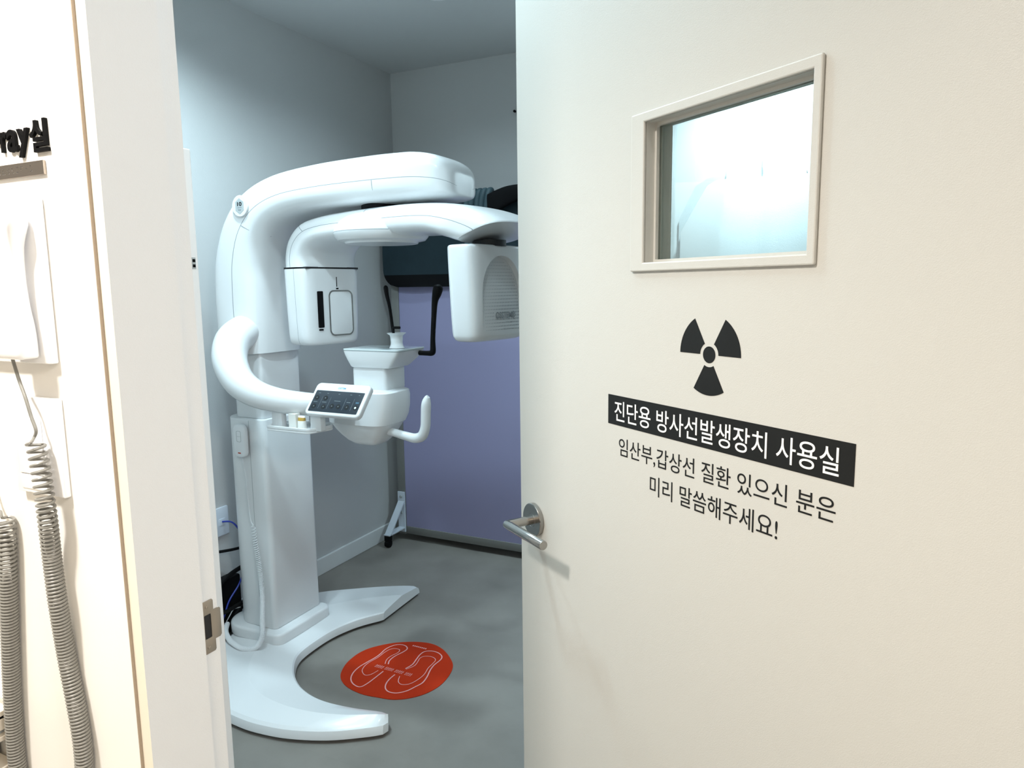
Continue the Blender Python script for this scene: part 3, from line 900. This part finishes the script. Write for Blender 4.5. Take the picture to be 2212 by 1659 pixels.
# little ointment tube and carton in the tray
ot = []
for z, hx, hy in ((.9225, .012, .012), (.924, .0135, .0135), (.940, .0135, .012), (.955, .014, .008), (.963, .0145, .003), (.966, .0145, .0015)):
    ot.append((-1.590 - hx, 1.725, z, -1.590 + hx, 1.725, z, 0, hy, 0))
oint = MB().ribs(cr(ot, 3), section(2.4, 28), rseams=(8, 9, 10), smi=1).build('ointment_tube', [CARDW, GOLD])
tag(oint, 'small cream ointment tube with gold band standing in the machine tray', 'tube')
cart = MB().box(-1.638, -1.608, 1.716, 1.738, .9222, .972, .001).build('small_carton', CARDW, None, smooth=False)
tag(cart, 'small white carton in the tray, left of the ointment tube', 'box')

# exposure hand switch with coiled cord
hsw = empty('hand_switch', (-2.005, 1.86, .75), 'white hand switch clipped on the machine column, its coiled cord hanging to the base', 'remote control')
FR = frame((-2.010, 1.873, .822), (1, 0, 0), (0, 0, 1), (0, -1, 0))
body = MB().prism(rrect(-.030, .030, -.062, .062, .022, 7), 0.004, 0.024, FR, .007, seg=3).build('body', CORDW, hsw)
MB().prism(rrect(-.011, .011, -.004, .038, .006, 4), 0.0235, 0.0248, FR, .0005, holes=[rrect(-.0095, .0095, -.0025, .0365, .005, 4)]).box(-.008, .008, .016, .017, .0238, .0246, F=FR).build('button', PGREY, body)
MB().box(-.008, .006, -.047, -.043, .0238, .0244, F=FR).build('red_print', RED, body, smooth=False)
MB().prism(rrect(-.038, -.020, -.066, -.005, .008, 4), -0.001, 0.016, FR, .003).build('holder', PLA, hsw)
cd = MB()
ld = cr([(-2.012, 1.860, .762), (-1.998, 1.860, .69), (-1.995, 1.860, .60), (-1.990, 1.860, .535), (-1.984, 1.858, .515), (-1.972, 1.855, .505)], 6)
cpath = [(-1.974, 1.856, .500), (-1.966, 1.855, .43), (-1.955, 1.854, .36), (-1.945, 1.850, .29), (-1.932, 1.838, .225), (-1.915, 1.815, .165), (-1.90, 1.795, .11), (-1.925, 1.785, .066), (-1.965, 1.770, .060), (-2.01, 1.775, .060), (-2.07, 1.796, .061), (-2.132, 1.835, .062), (-2.172, 1.880, .066)]
hx = coil(cpath, lambda f: .0075 if f < .35 else .0082, .0015, lambda f: (.012 - f * .04) if f < .08 else (.0088 - (f - .08) * .02 if f < .35 else .0034), nseg=10)
tl = cr([tuple(hx[-1]), (-2.178, 1.900, .09), (-2.172, 1.915, .11), (-2.150, 1.930, .118)], 6)
cd.tube([tuple(p) for p in ld] + [tuple(p) for p in hx] + [tuple(p) for p in tl[1:]], .0019, 6)
cd.build('cord', CORDW, hsw)

# ------------------------------------------------------------------ floor mat with footprints
def zmat(x, y): return .0022
mo = crc([(-1.586, 1.845), (-1.618, 1.903), (-1.630, 1.958), (-1.628, 2.015), (-1.607, 2.065), (-1.553, 2.125), (-1.482, 2.166), (-1.415, 2.180), (-1.355, 2.162), (-1.300, 2.122), (-1.258, 2.075), (-1.238, 2.014), (-1.234, 1.945), (-1.252, 1.884), (-1.287, 1.838), (-1.332, 1.808), (-1.385, 1.797), (-1.452, 1.790), (-1.529, 1.806)], 5)
mm = empty('floor_mat', (-1.43, 1.985, 0), 'round red floor mat printed with pink shoe outlines, lying in front of the x-ray machine', 'mat')
MB().prism([tuple(p) for p in mo], .0004, .0022, IDF).build('sheet', RED, mm, smooth=False)
fL = [(-1.480, 1.985), (-1.491, 2.009), (-1.491, 2.042), (-1.480, 2.084), (-1.480, 2.108), (-1.499, 2.124), (-1.527, 2.122), (-1.546, 2.101), (-1.554, 2.070), (-1.551, 2.033), (-1.553, 2.000), (-1.561, 1.960), (-1.566, 1.922), (-1.561, 1.885), (-1.546, 1.853), (-1.523, 1.831), (-1.495, 1.820), (-1.478, 1.825), (-1.471, 1.855), (-1.469, 1.893), (-1.468, 1.938)]
fR = [(-1.405, 1.986), (-1.398, 2.020), (-1.405, 2.058), (-1.411, 2.092), (-1.407, 2.118), (-1.385, 2.132), (-1.356, 2.131), (-1.330, 2.115), (-1.321, 2.091), (-1.323, 2.050), (-1.317, 2.013), (-1.304, 1.972), (-1.298, 1.933), (-1.307, 1.902), (-1.320, 1.868), (-1.344, 1.843), (-1.372, 1.838), (-1.395, 1.850), (-1.410, 1.874), (-1.417, 1.904), (-1.417, 1.937)]
iL = [(-1.492, 1.982), (-1.504, 2.008), (-1.505, 2.036), (-1.496, 2.068), (-1.502, 2.089), (-1.522, 2.090), (-1.537, 2.078), (-1.543, 2.051), (-1.544, 2.008), (-1.552, 1.967), (-1.551, 1.936), (-1.539, 1.908), (-1.513, 1.890), (-1.496, 1.902), (-1.488, 1.935)]
iR = [(-1.401, 1.983), (-1.387, 2.013), (-1.389, 2.039), (-1.397, 2.070), (-1.388, 2.088), (-1.362, 2.096), (-1.338, 2.084), (-1.333, 2.055), (-1.332, 2.024), (-1.322, 1.982), (-1.324, 1.943), (-1.335, 1.909), (-1.358, 1.894), (-1.380, 1.905), (-1.395, 1.935)]


def stripe(mb_, pts, wd, z):
    P = cr(pts, 5)
    vs, fs = [], []
    for i in range(len(P)):
        t = P[min(i + 1, len(P) - 1)] - P[max(i - 1, 0)]
        t = t / np.linalg.norm(t)
        nn = np.array([-t[1], t[0]]) * wd / 2
        vs += [(P[i][0] + nn[0], P[i][1] + nn[1], z), (P[i][0] - nn[0], P[i][1] - nn[1], z)]
    for i in range(len(P) - 1): fs.append((2 * i, 2 * i + 1, 2 * i + 3, 2 * i + 2))
    mb_.add(vs, fs)


for big, small, wd in ((fL, iL, .0042), (fR, iR, .0042)):
    f_ = MB()
    stripe(f_, big, wd, .0026)
    stripe(f_, small, .0026, .0026)
    f_.build('shoe_outline', PINK, mm, smooth=False)
random.seed(2)
for row, (yy, hh) in enumerate(((1.963, .008), (1.953, .004))):
    pr_ = MB()
    x = -1.517
    k = 0
    while x < -1.360:
        if k % 6 != 5:
            pr_.box(x, x + .0052, yy - hh / 2, yy - hh / 6, .0023, .0027).box(x + .0012, x + .004, yy + hh / 8, yy + hh / 2, .0023, .0027)
        x += .0072
        k += 1
    pr_.build('print', PINK, mm, smooth=False)
pr_ = MB()
for k in range(8): pr_.box(-1.474 + k * .008, -1.469 + k * .008, 2.134, 2.141, .0023, .0027)
pr_.build('print', PINK, mm, smooth=False)

# ------------------------------------------------------------------ lead partition screen, aprons
ps = empty('partition_screen', (-1.6, 3.12, 0), 'purple mobile partition screen in a taupe frame against the back wall', 'partition')
PSX0, PSX1 = -2.205, -0.95
MB().box(PSX0 + .045, PSX1 - .045, 3.112, 3.140, .075, 1.735, .001).build('panel', PURPLE, ps, smooth=False)
MB().box(PSX0, PSX0 + .046, 3.106, 3.146, .03, 1.76, .002).build('frame_post', FRAMEG, ps)
MB().box(PSX1 - .046, PSX1, 3.106, 3.146, .03, 1.76, .002).build('frame_post', FRAMEG, ps)
MB().box(PSX0 + .046, PSX1 - .046, 3.106, 3.146, .035, .076, .002).build('frame_rail', FRAMEG, ps)
MB().box(PSX0 + .046, PSX1 - .046, 3.106, 3.146, 1.735, 1.76, .002).build('frame_rail', FRAMEG, ps)
for bx in (PSX0 + .024, PSX1 - .024):
    br = MB()
    br.box(bx - .022, bx + .022, 3.098, 3.1055, .045, .27, .001)
    FBk = frame((bx, 3.10, .215), (1, 0, 0), Vector((0, -.130, -.145)).normalized(), Vector((0, -.145, .130)).normalized())
    br.box(-.019, .019, -.004, .195, -.004, .004, F=FBk)
    br.box(bx - .019, bx + .019, 2.955, 3.1, .066, .072)
    fo = br.build('foot_bracket', BRACK, ps, smooth=False)
    for z in (.243, .155):
        MB().lathe([(.009, 0), (.009, .004), (.006, .006)], frame((bx, 3.098, z), (1, 0, 0), (0, 0, 1), (0, -1, 0)), 12).build('bolt', PGREY, fo)
    cs = MB().lathe([(.012, -.014), (.020, -.012), (.0205, .0), (.020, .012), (.012, .014)], frame((bx, 2.968, .0208), (0, 1, 0), (0, 0, 1), (1, 0, 0)), 24)
    cs.box(bx - .017, bx + .017, 2.955, 2.983, .036, .066, .003)
    cs.build('caster', RUB, ps)

# aprons draped over the top of the screen: wavy sheet with rounded lower corners
def sheet(name, x0, x1, zt, zb, yf, thick, mats, parent, wav=.008, seed=1, rc=.08, back=True, trim=True):
    random.seed(seed)
    nx, nz = 40, 34
    ph = [random.uniform(0, 6.28) for _ in range(6)]
    m_ = MB()
    vs, fs, ms = [], [], []
    for side in (0, 1):
        for j in range(nz + 1):
            v = j / nz
            for i in range(nx + 1):
                u_ = i / nx
                zz = zt + (zb - zt) * v
                d = max(0, v - (1 - rc / (zt - zb))) / (rc / (zt - zb))
                ins = rc * (1 - math.sqrt(max(0, 1 - d * d)))
                xx = (x0 + ins) + (x1 - x0 - 2 * ins) * u_
                yy = yf - wav * (math.sin(7 * u_ + ph[0]) * (.4 + .6 * v) + .6 * math.sin(15 * u_ + ph[1] + 2 * v) + .4 * math.sin(9 * v + ph[2] + 4 * u_))
                vs.append((xx, yy - (thick if side == 0 else 0), zz))
    N = (nx + 1) * (nz + 1)
    for side in (0, 1):
        for j in range(nz):
            for i in range(nx):
                a = side * N + j * (nx + 1) + i
                q = (a, a + 1, a + nx + 2, a + nx + 1)
                fs.append(q if side == 0 else q[::-1])
                ms.append(1 if trim and (j >= nz - 5) else 0)
    def edge(idx):
        for a, b in zip(idx[:-1], idx[1:]):
            fs.append((a, b, b + N, a + N)); ms.append(1 if trim else 0)
    edge([i for i in range(nx + 1)]); edge([nz * (nx + 1) + i for i in range(nx + 1)])
    edge([j * (nx + 1) for j in range(nz + 1)]); edge([j * (nx + 1) + nx for j in range(nz + 1)])
    m_.add(vs, fs, ms)
    return m_.build(name, mats, parent)


ap = empty('lead_apron', (-1.85, 3.09, 1.37), 'dark teal lead apron with black hem draped over the purple screen', 'apron')
sheet('front_panel', -2.222, -1.33, 1.795, 1.375, 3.085, .014, [APRON, APRONB], ap, .006, 3, .085)
sheet('back_panel', -2.20, -1.35, 1.795, 1.45, 3.185, .012, [APRON, APRONB], ap, .004, 5, .06)
MB().box(-2.16, -1.36, 3.070, 3.19, 1.762, 1.798, .010).build('shoulder_fold', APRON, ap)
va = empty('lead_vest', (-1.60, 3.05, 1.6), 'bluish folded lead vest hanging right of the overhead arm tip', 'vest')
vf = MB()
for k, (x, t_) in enumerate(((-1.70, .0), (-1.672, .3), (-1.645, -.2), (-1.618, .15), (-1.59, 0.0))):
    vf.tube(cr([(x, 3.046, 1.52), (x + .004 * t_, 3.040, 1.62), (x - .01 * t_, 3.038, 1.74), (x + .012, 3.040, 1.812), (x + .014, 3.060, 1.822)], 5), [.016] * 21, 12)
vf.build('folds', mat('vest_fabric', (0.04, 0.075, 0.09), .6, bump=.3, bscale=40), va)
col_ = MB().ribs(cr([(-1.570, 3.010, 1.80, -1.570, 3.018, 1.72, 0.0, .012, .004), (-1.53, 3.010, 1.815, -1.54, 3.018, 1.705, .002, .012, .004), (-1.47, 3.012, 1.83, -1.49, 3.020, 1.735, 0, .012, 0), (-1.40, 3.018, 1.835, -1.41, 3.026, 1.765, 0, .012, 0), (-1.33, 3.022, 1.83, -1.33, 3.030, 1.78, 0, .01, 0)], 5), section(3, 20)).build('thyroid_collar', APRONB)
tag(col_, 'black thyroid collar strap lying over the top of the purple screen near the door edge', 'collar')

# ------------------------------------------------------------------ things near the left wall, behind the frame
cb = empty('white_cabinet', (-1.32, .785, 0), 'tall white cabinet inside the room, just behind the door frame', 'cabinet')
MB().box(-1.60, -1.1055, .640, .950, .002, 1.626, .002).build('body', SWITCHW, cb, smooth=False)
mk = MB().box(-1.1055, -1.1050, .930, .9435, 1.410, 1.431)
mk.build('sticker', PGREY, cb, smooth=False)
for z in (1.413, 1.4225):
    MB().box(-1.1050, -1.1046, .9365, .9425, z, z + .0055).build('print', BLACK, cb, smooth=False)

ol = empty('wall_outlet', (XL, 1.97, .38), 'white wall outlet plate with a blue network cable, left of the machine column', 'outlet')
FO = frame((XL, 0, 0), (0, 1, 0), (0, 0, 1), (1, 0, 0))
MB().prism(rrect(1.885, 2.005, .385, .502, .004, 3), .0002, .010, FO, .002).build('plate', BRACK, ol)
MB().prism(rrect(1.955, 1.985, .428, .456, .002, 2), .0101, .012, FO, .0004).build('socket', BRACK, ol)
nc = MB().tube(cr([(XL + .012, 1.970, .443), (XL + .05, 1.985, .441), (XL + .085, 1.99, .405), (XL + .098, 1.99, .35), (XL + .098, 1.985, .26), (XL + .095, 1.96, .20), (XL + .098, 1.90, .15), (XL + .10, 1.85, .08), (XL + .06, 1.765, .012), (XL + .06, 1.70, .009)], 6), .0035, 8).build('network_cable', BLUEC)
tag(nc, 'blue network cable running from the wall outlet down behind the machine column', 'cable')
pcab = [([(XL + .016, 1.80, .362), (XL + .05, 1.90, .345), (XL + .075, 1.97, .338), (XL + .078, 2.02, .335)], .006, 'straight black power cable crossing just under the wall outlet'),
        ([(XL + .077, 1.78, .170), (XL + .078, 1.85, .205), (XL + .079, 1.93, .245), (XL + .08, 2.03, .260)], .009, 'thick black cable curving up behind the blue network cable'),
        ([(XL + .085, 1.80, .115), (XL + .118, 1.87, .125), (XL + .128, 1.93, .135), (XL + .13, 2.0, .14)], .008, 'low black cable running level towards the column foot'),
        ([(XL + .088, 1.985, .105), (XL + .090, 1.940, .080), (XL + .088, 1.89, .035), (XL + .085, 1.85, .012), (XL + .082, 1.78, .0095)], .009, 'black cable dropping to the floor beside the base')]
for pth, r_, lb in pcab:
    c_ = MB().tube(cr(pth, 6), r_, 8).build('power_cable', RUB)
    tag(c_, lb, 'cable', 'cables behind the machine column')

pa_ = MB().box(XL + .016, XL + .066, 1.80, 1.995, .002, .225, .008).build('power_adapter', RUB)
tag(pa_, 'upright black power box on the floor among the cables behind the column', 'adapter')
wu = empty('wall_unit', (-.42, YB, 1.3), 'white wall unit with a flat grey shape behind it, seen through the door window', 'wall unit')
MB().prism([(-.73, 1.66), (-.66, 1.80), (-.60, 1.835), (-.205, 1.835), (-.205, 1.30), (-.73, 1.30)], .0002, .015, frame((0, YB, 0), (1, 0, 0), (0, 0, 1), (0, -1, 0))).build('grey_shape', PGREY, wu, smooth=False)  # flat grey shape showing past the edges of the white body
MB().prism([(-.715, 1.60), (-.60, 1.795), (-.56, 1.815), (-.17, 1.815), (-.17, 1.28), (-.715, 1.28)], .0152, .06, frame((0, YB, 0), (1, 0, 0), (0, 0, 1), (0, -1, 0)), .006).build('body', WALLW, wu)
MB().box(-.525, -.38, YB - .05, YB - .016, 1.80, 1.885, .004).build('bracket', WALLW, wu)
hk = MB().tube([(-1.5455, YB - .001, 2.221), (-1.5455, YB - .012, 2.221)], .006, 12).build('wall_hook', BLACK)
tag(hk, 'tiny dark hook on the back wall above the vest, by the door edge', 'hook')
# hanging downlights in the room and hall; last room one is an added fill
for i, (x, y, p, t) in enumerate(ROOM_LAMPS):
    cl = empty('ceiling_light', (x, y, ZC - .02), ['recessed round ceiling light just inside the doorway', 'recessed round ceiling light towards the right of the x-ray room', 'recessed round ceiling light above the back of the machine', 'recessed round ceiling light close to the left wall', 'added round fill light on the ceiling above the swing of the door'][i], 'ceiling light', 'x-ray room downlights')
    Fc = frame((x, y, ZC - .012), (1, 0, 0), (0, 1, 0), (0, 0, 1))
    MB().lathe([(.062, 0.0), (.066, .004), (.066, .0115), (.0, .0115)], Fc, 32).build('rim', PLA, cl)
